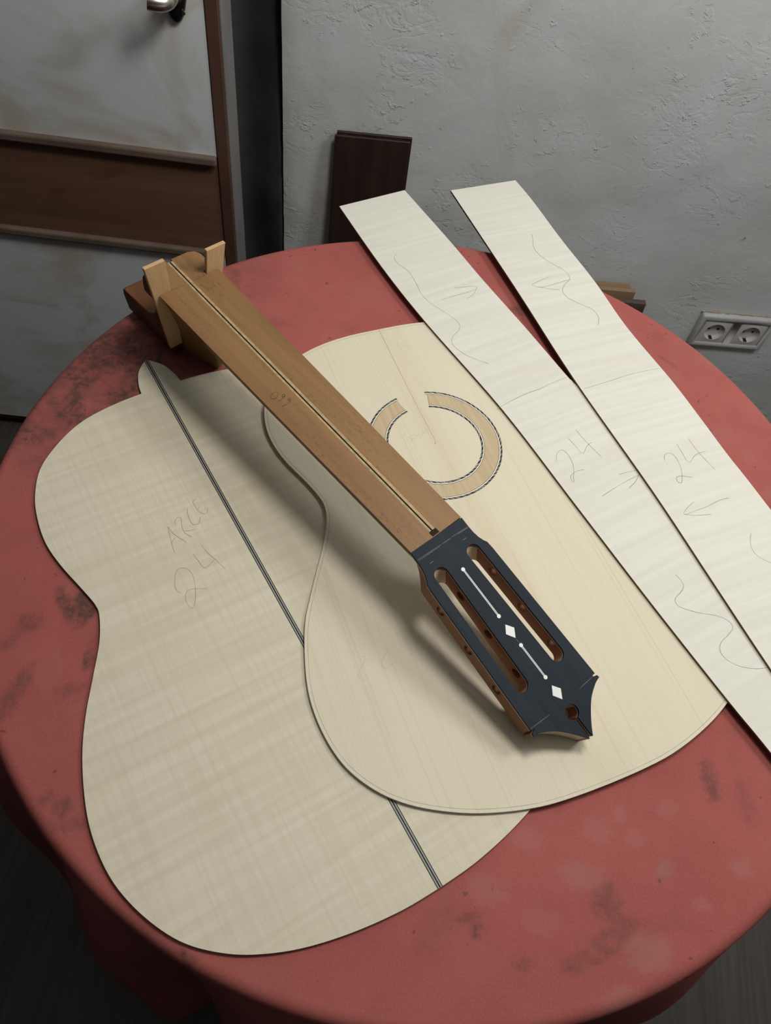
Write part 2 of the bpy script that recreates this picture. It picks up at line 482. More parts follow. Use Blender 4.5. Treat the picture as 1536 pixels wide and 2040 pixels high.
# lever handle on a black oval back plate
hx = -0.050
hp = empty('door_handle', None, door); hp.location = (hx, 0.0, dz(0.005))
bm = bmesh.new()
pl = []
for k in range(48):
    a = 2*math.pi*k/48; pl.append((0.0165*math.cos(a), 0.085*math.copysign(abs(math.sin(a))**0.75, math.sin(a))))
lo = [bm.verts.new((x, 0.0012, z+0.166)) for x, z in pl]; mid = [bm.verts.new((x*0.97, -0.0030, (z*0.985)+0.166)) for x, z in pl]
hi = [bm.verts.new((x*0.74, -0.0055, z*0.94+0.166)) for x, z in pl]
for A, B in ((lo, mid), (mid, hi)):
    for k in range(48): bm.faces.new((A[k], A[(k+1) % 48], B[(k+1) % 48], B[k]))
bm.faces.new(hi); bm.faces.new(lo[::-1])
from_bm('back_plate', bm, BLACK_GLOSS, hp, smooth=True, angle=60)
def tube(bm, pts, rad, seg=14, cap=True):
    rings = []
    P = [Vector(p) for p in pts]
    for i, p in enumerate(P):
        d = (P[min(i+1, len(P)-1)] - P[max(i-1, 0)]).normalized()
        a = d.orthogonal().normalized()
        if i and abs(a.dot(pa)) < 0.99: a = (pa - d*pa.dot(d)).normalized()
        pa = a; b = d.cross(a); r = rad[i] if isinstance(rad, (list, tuple)) else rad
        rings.append([bm.verts.new(p + (a*math.cos(2*math.pi*k/seg) + b*math.sin(2*math.pi*k/seg))*r) for k in range(seg)])
    for A, B in zip(rings, rings[1:]):
        for k in range(seg): bm.faces.new((A[k], A[(k+1) % seg], B[(k+1) % seg], B[k]))
    if cap: bm.faces.new(rings[0][::-1]); bm.faces.new(rings[-1])
bm = bmesh.new()
tube(bm, spline([(0, -0.004, 0.118), (0, -0.020, 0.118), (-0.001, -0.030, 0.1185), (-0.006, -0.037, 0.119), (-0.013, -0.040, 0.120), (-0.020, -0.041, 0.121)], 5),
     0.0095, 16)
from_bm('lever', bm, STEEL, hp, smooth=True)
bm = bmesh.new(); tube(bm, [(0, -0.0045, 0.118), (0, -0.010, 0.118)], 0.0125, 24); from_bm('rose', bm, STEEL, hp, smooth=True)
bm = bmesh.new(); tube(bm, [(0.010, -0.0035, 0.096), (0.010, -0.0062, 0.096)], 0.0022, 12); from_bm('screw', bm, STEEL, hp)

# double wall socket
sk = empty('wall_socket', WALL_MW @ Matrix.Translation((0.0, 0.0, TZ - 0.4765)))
tag(sk, 'white double power socket set in grey plaster wall behind red table', 'socket')
bm = bmesh.new(); bevelled_box(bm, (-0.0765, -0.0125, -0.0405), (0.0765, 0.004, 0.0405), 0.0045, 3)
frame = from_bm('frame', bm, PLASTIC, sk, smooth=True)
cuts = []
for cx in (-0.0365, 0.0365):
    c = bmesh.new(); add_box(c, (cx-0.0285, -0.03, -0.0285), (cx+0.0285, -0.0095, 0.0285)); cuts.append(c)
    c = bmesh.new(); tube(c, [(cx, -0.03, 0), (cx, -0.0005, 0)], 0.0215, 40); cuts.append(c)
boolean(frame, cuts)
for cx in (-0.0365, 0.0365):
    ins = empty('socket_insert', None, sk); ins.location = (cx, 0, 0)
    # square cover with a round opening
    bm = bmesh.new(); N = 40; sq = []; ci = []; cb = []
    for k in range(N):
        a = 2*math.pi*(k+0.5)/N; c_, s_ = math.cos(a), math.sin(a); m = max(abs(c_), abs(s_))
        sq.append(bm.verts.new((0.0275*c_/m, -0.0105, 0.0275*s_/m)))
        ci.append(bm.verts.new((0.0200*c_, -0.0120, 0.0200*s_)))
        cb.append(bm.verts.new((0.0192*c_, -0.0015, 0.0192*s_)))
    for k in range(N):
        j = (k+1) % N
        bm.faces.new((sq[k], sq[j], ci[j], ci[k])); bm.faces.new((ci[k], ci[j], cb[j], cb[k]))
    bm.faces.new(cb)
    from_bm('cover', bm, PLASTIC_IN, ins, smooth=True, angle=30)
    for px in (-0.0095, 0.0095):
        bm = bmesh.new(); tube(bm, [(px, -0.0012, 0.0), (px, -0.0022, 0.0)], 0.0026, 16); from_bm('pin_hole', bm, BLACK, ins)
    for s in (-1, 1):
        bm = bmesh.new(); add_box(bm, (-0.0032, -0.0112, s*0.0193-0.0014), (0.0032, -0.0018, s*0.0193+0.0014)); from_bm('earth_clip', bm, BLACK, ins)
# crumbled plaster along the upper edge of the frame
bm = bmesh.new()
for k in range(26):
    x = -0.075 + 0.15*k/25 + random.uniform(-.002, .002); s = random.uniform(0.0018, 0.0042)
    t_ = bmesh.ops.create_icosphere(bm, subdivisions=1, radius=s)['verts']
    for v in t_: v.co = Vector((v.co.x*1.8 + x, v.co.y*0.9 - 0.001, v.co.z*0.8 + 0.0415)) + Vector((random.uniform(-.0006, .0006),)*3)
cr = from_bm('plaster_crumbs', bm, DUST, sk); cr['kind'] = 'stuff'

# ------------------------------------------------------------------ boards leaning on the wall
def lean_board(name, x0, x1, ztop, y_top, lean, th, mat, label, group=None, slant=0.0):
    """board standing on the floor, its top against the wall (wall-local coordinates)"""
    bm = bmesh.new()
    H = ztop
    v = []
    for (x, z) in ((x0-slant, 0), (x1-slant, 0), (x1, H + 0.0), (x0, H)):
        f = z/H
        yb = y_top - lean*(1-f)
        v.append((x, yb, z))
    fr = [bm.verts.new((x, y-th, z)) for x, y, z in v]; bk = [bm.verts.new((x, y, z)) for x, y, z in v]
    bm.faces.new(fr); bm.faces.new(bk[::-1])
    for k in range(4): bm.faces.new((fr[k], bk[k], bk[(k+1) % 4], fr[(k+1) % 4]))
    bmesh.ops.bevel(bm, geom=bm.edges[:], offset=0.0008, segments=1, affect='EDGES')
    o = from_bm(name, bm, mat, mw=WALL_MW)
    return tag(o, label, 'board', group)
lean_board('rosewood_board', -0.8105, -0.6915, dz(-0.1335), -0.006, 0.05, 0.0045, DARKWOOD,
           'dark brown rosewood board leaning on wall, rear one of the pair', 'dark boards by the wall', 0.006)
lean_board('rosewood_board', -0.8130, -0.6945, dz(-0.1365), -0.0125, 0.055, 0.0045, DARKWOOD,
           'dark brown rosewood board leaning on wall, front one of the pair', 'dark boards by the wall', 0.008)
lean_board('tan_board', -0.40, -0.2455, dz(-0.380), -0.006, 0.02, 0.012, TANWOOD,
           'tan wooden board against plaster wall, rearmost of the three behind table', 'boards behind the table')
lean_board('tan_board', -0.40, -0.2395, dz(-0.3775), -0.022, 0.025, 0.010, TANWOOD,
           'tan wooden board behind table, middle one of the three', 'boards behind the table')
lean_board('weathered_board', -0.40, -0.2190, dz(-0.3870), -0.040, 0.035, 0.011, GREYWOOD,
           'dark weathered board behind table, frontmost and lowest of the three', 'boards behind the table')

# ------------------------------------------------------------------ round table and its red cloth
TC = (0.0423, 0.3829); TR = 0.381
tb = empty('round_table', Matrix.Translation((TC[0], TC[1], 0)))
tag(tb, 'small round pedestal table hidden under the red cloth', 'table')
bm = bmesh.new()
circ = [(0.374*math.cos(2*math.pi*k/96), 0.374*math.sin(2*math.pi*k/96)) for k in range(96)]
add_prism(bm, circ, TZ-0.028, TZ-0.0035); from_bm('table_top', bm, TABLE_WOOD, tb, smooth=True)
bm = bmesh.new(); tube(bm, [(0, 0, TZ-0.029), (0, 0, TZ-0.06), (0, 0, 0.45), (0, 0, 0.30), (0, 0, 0.10)], [0.09, 0.045, 0.032, 0.045, 0.05], 24)
from_bm('pedestal', bm, TABLE_WOOD, tb, smooth=True)
for k in range(4):
    a = math.radians(45+90*k); c_, s_ = math.cos(a), math.sin(a)
    bm = bmesh.new(); tube(bm, spline([(0.03*c_, 0.03*s_, 0.16), (0.14*c_, 0.14*s_, 0.12), (0.26*c_, 0.26*s_, 0.022)], 6), [0.03-0.001*i for i in range(13)], 12)
    from_bm('foot', bm, TABLE_WOOD, tb, smooth=True)

SEG = 432
bulge = [(-141, 8, 1.25), (-119.5, 5.5, 1.2), (-99, 6.5, 1.1), (-80, 6, .6), (-55, 6.5, 1.15), (-28, 8, .7), (-3, 8, .8), (22, 8, .7), (46, 8, .8), (71, 8, .7),
         (96, 8, .8), (120, 8, .7), (146, 8, .8), (170, 8, .7), (-165, 8, .8)]
def fold(a):
    v = 0.0
    for c, w, h in bulge:
        d = (a - c + 180) % 360 - 180
        v += h*math.exp(-(d/w)**2)
    return v
bm = bmesh.new()
lay_d = bm.verts.layers.float.new('dirt'); lay_p = bm.verts.layers.float.new('pale')
# (x, y, radius x, radius y, rotation degrees, strength, kind) in millimetres on the table top
STAINS = [(-233, 243, 5, 17, 40, .75, 'd'), (-216, 243, 7, 15, -5, .85, 'd'), (-222, 250, 10, 6, 40, .8, 'd'), (-253, 223, 10, 7, 20, .45, 'd'), (-200, 202, 4, 7, 0, .7, 'd'), (-201, 214, 3, 9, -8, .35, 'd'),
 (-244, 164, 7, 26, -12, .45, 'd'), (-262, 205, 5, 10, -30, .4, 'd'), (-192, 102, 4, 6, -30, .5, 'd'), (-180, 98, 7, 6, 10, .5, 'd'), (-172, 88, 13, 4, 15, .35, 'd'), (-205, 178, 12, 5, 20, .3, 'd'),
 (275, 196, 6, 13, 10, .55, 'd'), (237, 128, 6, 10, -20, .15, 'd'), (195, 100, 10, 13, 0, .38, 'd'), (200, 80, 22, 8, 40, .34, 'd'), (178, 62, 16, 6, 25, .34, 'd'), (206, 88, 7, 7, 0, .3, 'd'),
 (159, 160, 9, 7, 20, .2, 'd'), (300, 186, 6, 16, 10, .25, 'd'), (103, 76, 9, 3, 20, .5, 'd'), (108, 70, 3, 6, -10, .6, 'd'), (-74, 26, 5, 2, 10, .7, 'd'), (-72, 20, 2, 5, 10, .6, 'd'), (104, 671, 14, 8, 20, .55, 'd'),
 (265, 633, 12, 2, -30, .4, 'd'), (-285, 510, 34, 28, 0, .82, 'd'), (-240, 515, 44, 24, 0, .55, 'd'), (140, 55, 6, 4, 0, .4, 'd'), (330, 200, 8, 5, 0, .25, 'd'),
 (223, 75, 16, 12, 10, .5, 'p'), (237, 128, 5, 8, -20, .55, 'p'), (189, 146, 10, 9, 0, .35, 'p'), (139, 132, 12, 8, 0, .35, 'p'), (178, 114, 17, 9, 0, .38, 'p'), (216, 145, 8, 6, 0, .3, 'p'), (205, 160, 5, 7, 0, .4, 'p'),
 (293, 138, 8, 6, 0, .4, 'p'), (112, 95, 14, 9, 0, .3, 'p'), (205, 45, 13, 7, 20, .4, 'p'), (262, 110, 6, 5, 0, .35, 'p'), (168, 168, 8, 6, 0, .35, 'p'), (300, 260, 10, 7, 0, .3, 'p'), (-150, 735, 4, 3, 0, .3, 'p'), (-225, 190, 8, 16, 0, .2, 'p'), (-190, 168, 18, 4, 30, .2, 'p'),
 (150, 82, 12, 8, 0, .25, 'p'), (240, 170, 9, 6, 30, .3, 'p'), (270, 70, 8, 5, 0, .25, 'p'), (325, 160, 9, 6, 0, .25, 'p'), (355, 480, 9, 7, 0, .25, 'p'), (340, 520, 6, 9, 0, .2, 'p')]
SC = [(x/1e3, y/1e3, a/1e3, b/1e3, math.cos(math.radians(r)), math.sin(math.radians(r)), s, k) for x, y, a, b, r, s, k in STAINS]
def stains(x, y):
    d = p = 0.0
    wob = 0.35*noise.noise(Vector((x*160, y*160, 0))) + 0.25*noise.noise(Vector((x*420, y*420, 3)))
    for cx, cy, a, b, c_, s_, st, k in SC:
        dx, dy = x-cx, y-cy
        if abs(dx) > 0.07 or abs(dy) > 0.07: continue
        u, v = (dx*c_ + dy*s_)/a, (-dx*s_ + dy*c_)/b
        q = math.sqrt(u*u+v*v) + wob
        m = min(1.0, max(0.0, (1.25-q)/0.5))*st
        if k == 'd': d = max(d, m)
        else: p = max(p, m)
    # broad grime towards the left rear edge
    w = min(1, max(0, (-0.150-x)/0.09))*min(1, max(0, (y-0.34)/0.07))
    if w > 0:
        g = noise.fractal(Vector((x*34, y*34, 1.0)), 0.7, 2.1, 5)*0.62 + 0.50
        d = max(d, w*min(0.88, max(0.0, g*1.1)))
    g = noise.fractal(Vector((x*16, y*16, 7.0)), 0.9, 2.0, 3)
    p = max(p, min(0.30, max(0.0, (g-0.15)*0.40)))
    g2 = noise.fractal(Vector((x*19+5, y*19, 2.0)), 0.9, 2.0, 3)
    d = max(d, min(0.22, max(0.0, (g2-0.30)*0.35)))
    return d, p
prof = [(TR-0.009+0.009*math.sin(math.radians(q)), -0.009*(1-math.cos(math.radians(q)))) for q in (15, 30, 45, 60, 75, 90)]
radii = [TR*0.976*math.sqrt(i/120)*1.0 for i in range(1, 121)]
rings = []
for r in radii:
    rings.append([(TC[0]+r*math.cos(2*math.pi*k/SEG), TC[1]+r*math.sin(2*math.pi*k/SEG), 0.0) for k in range(SEG)])
for r, z in prof:
    rings.append([(TC[0]+r*math.cos(2*math.pi*k/SEG), TC[1]+r*math.sin(2*math.pi*k/SEG), z) for k in range(SEG)])
for j in range(1, 27):
    dzj = 0.69*(j/26)**1.45
    row = []
    for k in range(SEG):
        adeg = 360*k/SEG; a = math.radians(adeg)
        f = fold(adeg + 5*math.sin(dzj*9+adeg*0.05)*dzj)
        grow = 1-math.exp(-dzj/0.10)
        r = TR - 0.004*grow + f*(0.032*grow + 0.055*dzj) - 0.012*dzj
        row.append((TC[0]+r*math.cos(a), TC[1]+r*math.sin(a), -0.009-dzj*(1.0 + 0.03*math.sin(a*5))))
    rings.append(row)
centre = bm.verts.new((TC[0], TC[1], TZ)); prev = None
for row in rings:
    cur = []
    for x, y, z in row:
        v = bm.verts.new((x, y, TZ+z))
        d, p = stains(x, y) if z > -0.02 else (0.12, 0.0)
        v[lay_d] = d; v[lay_p] = p
        cur.append(v)
    if prev is None:
        for k in range(SEG): bm.faces.new((centre, cur[k], cur[(k+1) % SEG]))
    else:
        for k in range(SEG): bm.faces.new((prev[k], cur[k], cur[(k+1) % SEG], prev[(k+1) % SEG]))
    prev = cur
for f in bm.faces: f.smooth = True
me = bpy.data.meshes.new('tablecloth'); bm.to_mesh(me); bm.free()
cloth = link('tablecloth', me, CLOTH)
sol = cloth.modifiers.new('thick', 'SOLIDIFY'); sol.thickness = 0.0012; sol.offset = -1
tag(cloth, 'stained red cloth draped over the round table in loose folds', 'tablecloth')

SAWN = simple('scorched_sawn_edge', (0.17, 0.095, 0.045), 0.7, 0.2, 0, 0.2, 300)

# ------------------------------------------------------------------ guitar back plate
mm = lambda pts: [(x/1000, y/1000) for x, y in pts]
BK = [(0, 0), (-29.5, 1.0), (-64.2, 6.0), (-96.4, 14.3), (-122.6, 25.5), (-141.2, 37.3), (-158.1, 52.8), (-170.5, 71.3), (-180.3, 93.4), (-185.7, 115.1), (-186.8, 140.4), (-183.7, 164.3),
      (-175.5, 194.5), (-164.3, 221.0), (-149.7, 247.4), (-136.2, 271.9), (-129.0, 292), (-128.2, 303), (-132.4, 320.4), (-140.5, 350.0), (-144.4, 375.6), (-142.8, 401.8), (-137.5, 424.4), (-126.0, 447.9), (-107.3, 466.0), (-84.9, 480.2), (-64.1, 487.2), (-39.4, 491.0), (-19.0, 492.2)]
half = [v for v in spline(mm(BK), 5)]
tabp = spline(mm([(-19.0, 492.2), (-17.6, 502.5), (-12.8, 516.6), (-5.5, 526.0), (0, 530.5)]), 5)
leftside = half + tabp[1:]
def mirror_closed(left):
    """left half outline from bottom centre to top centre -> full closed outline (counter-clockwise)"""
    right = [(-v.x, v.y) for v in left[1:-1]]
    return [(v.x, v.y) for v in left[::-1]] + right
def plate_mw(ox, oy, ang, z): return Matrix.Translation((ox, oy, TZ+z)) @ Matrix.Rotation(math.radians(ang), 4, 'Z')
BACK_MW = plate_mw(0.08093, 0.09049, 38.9495, 0.0)
back = empty('guitar_back_plate', BACK_MW)
tag(back, 'pale figured maple guitar back with dark centre stripe and ARCE 24 in pencil', 'guitar plate')
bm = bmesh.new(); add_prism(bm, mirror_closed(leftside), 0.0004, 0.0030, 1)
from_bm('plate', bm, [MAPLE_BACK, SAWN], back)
def strip(bm, x0, x1, y0, y1, z0, z1): add_box(bm, (x0, y0, z0), (x1, y1, z1))
bm = bmesh.new(); strip(bm, -0.00175, 0.00175, 0.0001, 0.5300, 0.0029, 0.00308); cs = from_bm('centre_stripe', bm, TEAL, back)
for x0, x1 in ((-0.0020, -0.0015), (-0.00062, 0.00062), (0.0015, 0.0020)):
    bm = bmesh.new(); strip(bm, x0, x1, 0.0001, 0.5298, 0.0029, 0.00314); from_bm('black_line', bm, BLACK, cs)
for x0, x1 in ((-0.00100, -0.00072), (0.00072, 0.00100)):
    bm = bmesh.new(); strip(bm, x0, x1, 0.0001, 0.5298, 0.0029, 0.00312); from_bm('white_line', bm, WHITE_LINE, cs)

# handwriting traced in millimetres
PENCIL_SB = [[[-20.7,334.6],[-21.2,338.1],[-21.8,341.7],[-15.5,341.9]],[[-21.5,338.2],[-17.4,338.6]],[[-15.1,337.2],[-14.7,343.7],[-11.9,343.8],[-12.9,340.8],[-14.7,340.3],[-11.0,337.1]],[[-9.5,338.7],[-7.1,344.9],[-5.3,340.0]],[[-8.2,341.1],[-5.9,341.8]],[[-4.1,340.6],[-3.7,346.4],[-2.1,341.4],[-1.3,347.4]],[[13.2,459.5],[10.8,451.6],[12.7,447.7]],[[15.7,451.1],[21.7,451.5],[21.9,448.2],[16.5,444.9]],[[-110.0,235.8],[-107.7,237.1],[-107.0,234.8],[-109.3,230.3],[-113.1,227.4],[-114.3,224.7],[-113.1,222.5],[-109.3,221.6]],[[-83.3,230.4],[-89.5,231.3],[-91.9,227.4],[-87.6,226.5],[-86.2,222.9],[-89.6,218.8],[-94.9,218.5]],[[-139.7,150.7],[-136.8,150.6],[-138.1,146.6],[-142.3,142.6],[-146.2,138.7],[-146.9,134.5],[-142.6,132.6]],[[-116.3,150.0],[-122.6,144.9],[-126.6,139.1],[-124.4,135.7],[-118.7,137.3],[-114.7,138.6]]]
PENCIL_BK = [[[-57.0,318.6],[-56.0,326.7],[-54.3,335.5],[-52.3,345.3],[-51.4,339.6],[-49.0,332.8],[-46.0,327.6],[-45.2,325.6],[-45.6,323.8]],[[-55.2,329.5],[-53.0,331.6],[-50.6,332.8]],[[-38.8,327.6],[-40.8,330.6],[-42.4,334.6],[-41.9,340.5],[-40.2,345.4],[-39.8,348.9],[-41.2,350.2],[-43.5,349.5],[-45.4,347.2],[-45.8,343.7]],[[-42.1,335.3],[-38.2,333.9],[-33.9,333.2]],[[-30.8,355.6],[-32.5,351.4],[-33.4,346.1],[-33.5,340.3],[-32.1,337.3],[-29.4,336.8],[-26.9,338.7],[-24.7,342.6]],[[-21.0,361.3],[-24.3,359.1],[-24.2,354.4],[-24.3,350.3],[-21.5,352.2]],[[-24.3,350.3],[-22.5,346.0],[-19.6,343.3],[-17.4,344.7],[-15.5,347.9]],[[-66.5,283.1],[-68.3,286.3],[-68.2,290.7],[-65.8,297.0],[-62.2,302.7],[-58.8,304.2],[-55.5,302.9],[-53.1,299.6],[-52.1,294.5],[-52.9,288.1],[-54.9,281.6],[-57.3,275.4],[-60.4,269.7],[-63.2,266.7],[-64.8,267.2],[-65.7,271.0],[-65.4,275.9],[-63.6,280.2],[-60.9,282.5],[-57.8,282.4],[-53.0,280.4],[-46.8,277.4]],[[-44.0,312.3],[-43.1,305.2],[-41.1,295.7],[-35.8,296.8],[-30.6,299.2]],[[-34.7,317.5],[-33.5,308.1],[-30.4,299.5],[-26.7,286.7]]]
PENCIL_S1 = [[[-39.0,714.8],[-40.4,710.2],[-38.8,704.5],[-32.3,697.7],[-23.5,691.7],[-16.7,682.8],[-10.5,671.5],[-4.3,659.2],[3.8,650.0],[12.3,643.8],[22.2,638.0],[32.0,631.7],[38.7,625.8],[41.6,620.0],[40.7,613.3],[36.9,605.9],[35.1,599.1],[36.8,592.2],[42.6,586.4],[52.1,580.5],[62.7,577.1],[75.8,574.3]],[[18.7,655.5],[30.2,663.9],[43.4,673.2],[53.0,680.4]],[[30.2,677.1],[41.0,681.9],[52.5,686.2],[53.8,684.1],[53.1,679.3],[50.6,671.6],[45.1,663.9]],[[88.5,518.0],[92.9,521.5],[100.9,529.7],[114.5,542.4],[128.4,552.6],[139.6,563.1],[154.7,574.8]],[[147.6,465.4],[147.7,473.3],[149.8,478.0],[153.0,480.3],[157.3,477.6],[160.7,472.1],[163.3,465.4],[164.3,458.4],[164.1,450.3],[164.8,446.0],[162.8,446.0],[161.6,450.1],[162.7,454.0],[167.5,458.6],[174.1,462.1]],[[158.2,496.0],[165.5,488.0],[172.3,480.4],[176.4,490.5],[180.9,496.3]],[[165.5,508.2],[175.5,495.7],[190.1,480.7]],[[190.5,434.8],[203.6,448.0],[215.2,458.7],[226.2,467.3]],[[206.7,463.5],[215.4,468.3],[223.8,472.1],[225.8,470.3],[225.0,466.0],[221.8,458.1],[215.8,449.8]],[[254.3,366.0],[258.7,361.3],[260.9,355.8],[257.9,349.2],[253.4,343.3],[252.8,339.0],[255.6,335.4],[262.9,333.6],[273.3,332.7],[285.2,333.1],[294.0,331.6],[299.5,327.8],[299.8,323.0],[295.5,316.6],[289.8,309.9],[287.5,304.0],[288.7,298.0],[294.7,293.0],[304.5,290.3],[316.0,290.9],[325.7,293.6]]]
PENCIL_S2 = [[[108.9,788.9],[110.5,779.8],[111.4,768.7],[115.7,758.6],[125.1,749.2],[136.1,742.2],[145.7,736.8],[151.8,731.3],[154.2,725.7],[154.1,720.4],[149.8,713.1],[147.1,704.5],[147.8,697.8],[152.6,691.4],[159.6,687.4],[169.9,683.4],[179.1,680.0],[184.8,674.0],[187.1,666.4],[186.2,655.7]],[[156.1,722.7],[146.2,715.6],[134.8,707.3],[123.4,700.2],[114.7,700.6],[113.2,701.4],[115.7,704.7],[123.0,711.9],[132.0,720.5]],[[120.0,699.8],[130.4,700.0],[144.3,701.2]],[[172.2,561.1],[183.8,568.6],[199.8,579.0],[216.1,590.3],[232.5,599.5],[250.3,608.8]],[[249.9,487.6],[249.9,493.3],[252.9,497.2],[258.0,497.3],[261.9,491.8],[264.5,484.0],[265.6,476.0],[265.1,466.6],[263.6,464.3],[260.7,465.7],[260.3,470.1],[264.1,472.6],[269.1,473.1],[275.8,473.5]],[[262.5,511.3],[267.5,500.6],[273.3,490.8],[280.2,501.3],[290.6,508.4]],[[274.4,521.0],[281.6,508.1],[289.3,498.1],[298.8,487.0]],[[308.5,457.2],[298.7,452.1],[286.6,442.5],[274.7,435.1],[266.3,429.4],[264.8,431.0],[268.4,437.6],[275.2,445.9]],[[265.5,429.6],[276.0,430.5],[290.0,434.9]],[[325.1,422.1],[323.4,412.4],[324.4,404.4],[329.1,398.1],[339.7,394.0],[349.5,392.5]]]
PENCIL_NK = [[[181.6,-14.4],[179.9,-13.4],[177.9,-14.6],[176.4,-17.2],[176.4,-20.3],[178.4,-21.4],[180.2,-20.5],[181.4,-17.6],[181.6,-14.4]],[[174.5,-9.9],[175.7,-10.9],[174.7,-12.8],[173.5,-12.7],[173.8,-10.9],[174.2,-10.1],[172.7,-13.3],[171.9,-18.8]],[[169.1,-8.4],[169.4,-10.1],[168.1,-11.5],[167.2,-10.6],[168.2,-9.0],[166.3,-11.7],[165.9,-15.1],[166.4,-19.7]]]
S = lambda strokes: [mm(s) for s in strokes]
pencil('pencil_stroke', S(PENCIL_BK), 0.00055, 0.00304, PENCIL_MID, back)

# ------------------------------------------------------------------ guitar soundboard
SBL = [(0, 0), (-28.3, 0.6), (-55.9, 2.9), (-84.9, 9.2), (-112.4, 18.6), (-141.1, 33.5), (-161.2, 50.0), (-176.1, 70.6), (-183.8, 91.8), (-187.1, 116.4), (-185.9, 140.4), (-179.4, 167.9), (-171.2, 191.9), (-160.7, 211.6),
       (-148.9, 231.9), (-136.2, 252.9), (-127.1, 270.7), (-122.4, 285.2), (-122.2, 298.8), (-128.9, 320.4), (-139.2, 346.5), (-144.4, 368.7), (-144.9, 390.2), (-139.5, 413.6), (-127, 437), (-107, 456.5), (-82.6, 469.0), (-57.4, 476.5), (-29.3, 480.0), (0, 480.5)]
left = spline(mm(SBL), 5)
SB_MW = plate_mw(0.19703, 0.17943, 29.6419, 0.0)
sb = empty('guitar_soundboard', SB_MW)
tag(sb, 'pale spruce guitar soundboard with unfinished rosette, lying under the neck', 'guitar plate')
outline = mirror_closed(left)
bm = bmesh.new(); add_prism(bm, outline, 0.0033, 0.0060); from_bm('plate', bm, SPRUCE, sb)
ZS = 0.0060
# gauge line scribed just inside the edge
def inset(pts, d):
    n = len(pts); out = []
    for i in range(n):
        a, b = Vector(pts[i-1]), Vector(pts[(i+1) % n]); t_ = (b-a).normalized(); out.append(Vector(pts[i]) + Vector((-t_.y, t_.x))*d)
    return out
ccw = sum(outline[i-1][0]*outline[i][1]-outline[i][0]*outline[i-1][1] for i in range(len(outline))) > 0
ins_ = inset(outline, 0.0026 if ccw else -0.0026)
bm = bmesh.new(); add_ribbon(bm, ins_ + [ins_[0]], 0.00035, ZS+0.00004, False)
from_bm('gauge_line', bm, PENCIL_MID, sb)
bm = bmesh.new(); add_ribbon(bm, [Vector((-0.0004*math.sin(i/3), 0.3275+0.152*i/12)) for i in range(13)], 0.00045, ZS+0.00004, False); from_bm('centre_seam', bm, SEAM, sb)
bm = bmesh.new(); add_ribbon(bm, [Vector((0.0003*math.sin(i/2), 0.001+0.262*i/16)) for i in range(17)], 0.00028, ZS+0.00004, False); from_bm('centre_seam', bm, PENCIL_FAINT, sb)
pencil('pencil_stroke', S(PENCIL_SB), 0.00045, ZS+0.00005, PENCIL_FAINT, sb)
# rosette: tan ring between two rope borders, with a gap at the top
RC = (-0.0014, 0.3272)
def ring(bm, r0, r1, a0, a1, z, n=150, zb=None):
    v = []
    for k in range(n+1):
        a = math.radians(a0 + (a1-a0)*k/n); c_, s_ = math.cos(a), math.sin(a)
        v.append((bm.verts.new((RC[0]+r0*c_, RC[1]+r0*s_, z)), bm.verts.new((RC[0]+r1*c_, RC[1]+r1*s_, z))))
    for k in range(n): bm.faces.new((v[k][0], v[k][1], v[k+1][1], v[k+1][0]))
def up(bm):
    for f in bm.faces:
        f.normal_update()
        if f.normal.z < 0: f.normal_flip()
def flat(name, bm, mat, parent):
    up(bm); me = bpy.data.meshes.new(name); bm.to_mesh(me); bm.free(); return link(name, me, mat, parent)
bm = bmesh.new(); ring(bm, 0.0466, 0.0611, 104.6, 433.8, ZS+0.00006); rw = flat('rosette_ring', bm, ROSE_WOOD, sb)
bm = bmesh.new(); ring(bm, 0.0466, 0.0611, 433.8, 434.5, ZS+0.00007, 2); flat('end_line', bm, SEAM, rw)
bm = bmesh.new(); add_box(bm, (RC[0]-0.0004, RC[1]-0.0004, ZS), (RC[0]+0.0004, RC[1]+0.0004, ZS+0.0001)); flat('centre_mark', bm, BLACK, sb)
def border(r_rope0, r_rope1, r_w0, r_w1, r_b0, r_b1, a0, a1):
    bm = bmesh.new(); ring(bm, r_rope0, r_rope1, a0, a1, ZS+0.00010); b = flat('rope_border', bm, BLACK, sb)
    bm = bmesh.new(); ring(bm, r_w0, r_w1, a0, a1, ZS+0.00011); flat('white_line', bm, WHITE_LINE, b)
    bm = bmesh.new(); ring(bm, r_b0, r_b1, a0, a1, ZS+0.00012); flat('black_line', bm, BLACK, b)
    bm = bmesh.new(); a = a0 + 1; rnd = random.Random(3)
    rm = (r_rope0 + r_rope1)/2
    while a < a1 - 3:
        w = math.degrees(0.00085/rm)*rnd.uniform(0.5, 1.4); sl = math.degrees(0.0036/rm)*rnd.uniform(0.8, 1.3)
        q = []
        for aa, r in ((a, r_rope0+0.00022), (a+w, r_rope0+0.00022), (a+w+sl, r_rope1-0.00025), (a+sl, r_rope1-0.00025)):
            q.append(bm.verts.new((RC[0]+r*math.cos(math.radians(aa)), RC[1]+r*math.sin(math.radians(aa)), ZS+0.00013)))
        bm.faces.new(q); a += math.degrees(0.0047/rm)*rnd.uniform(0.7, 1.4)
    o = flat('rope_strands', bm, WHITE_LINE, b); o['kind'] = 'stuff'
border(0.0616, 0.0634, 0.0607, 0.0616, 0.0603, 0.0607, 103.6, 436.5)
border(0.0437, 0.0455, 0.0455, 0.0464, 0.0464, 0.0468, 104.0, 434.8)

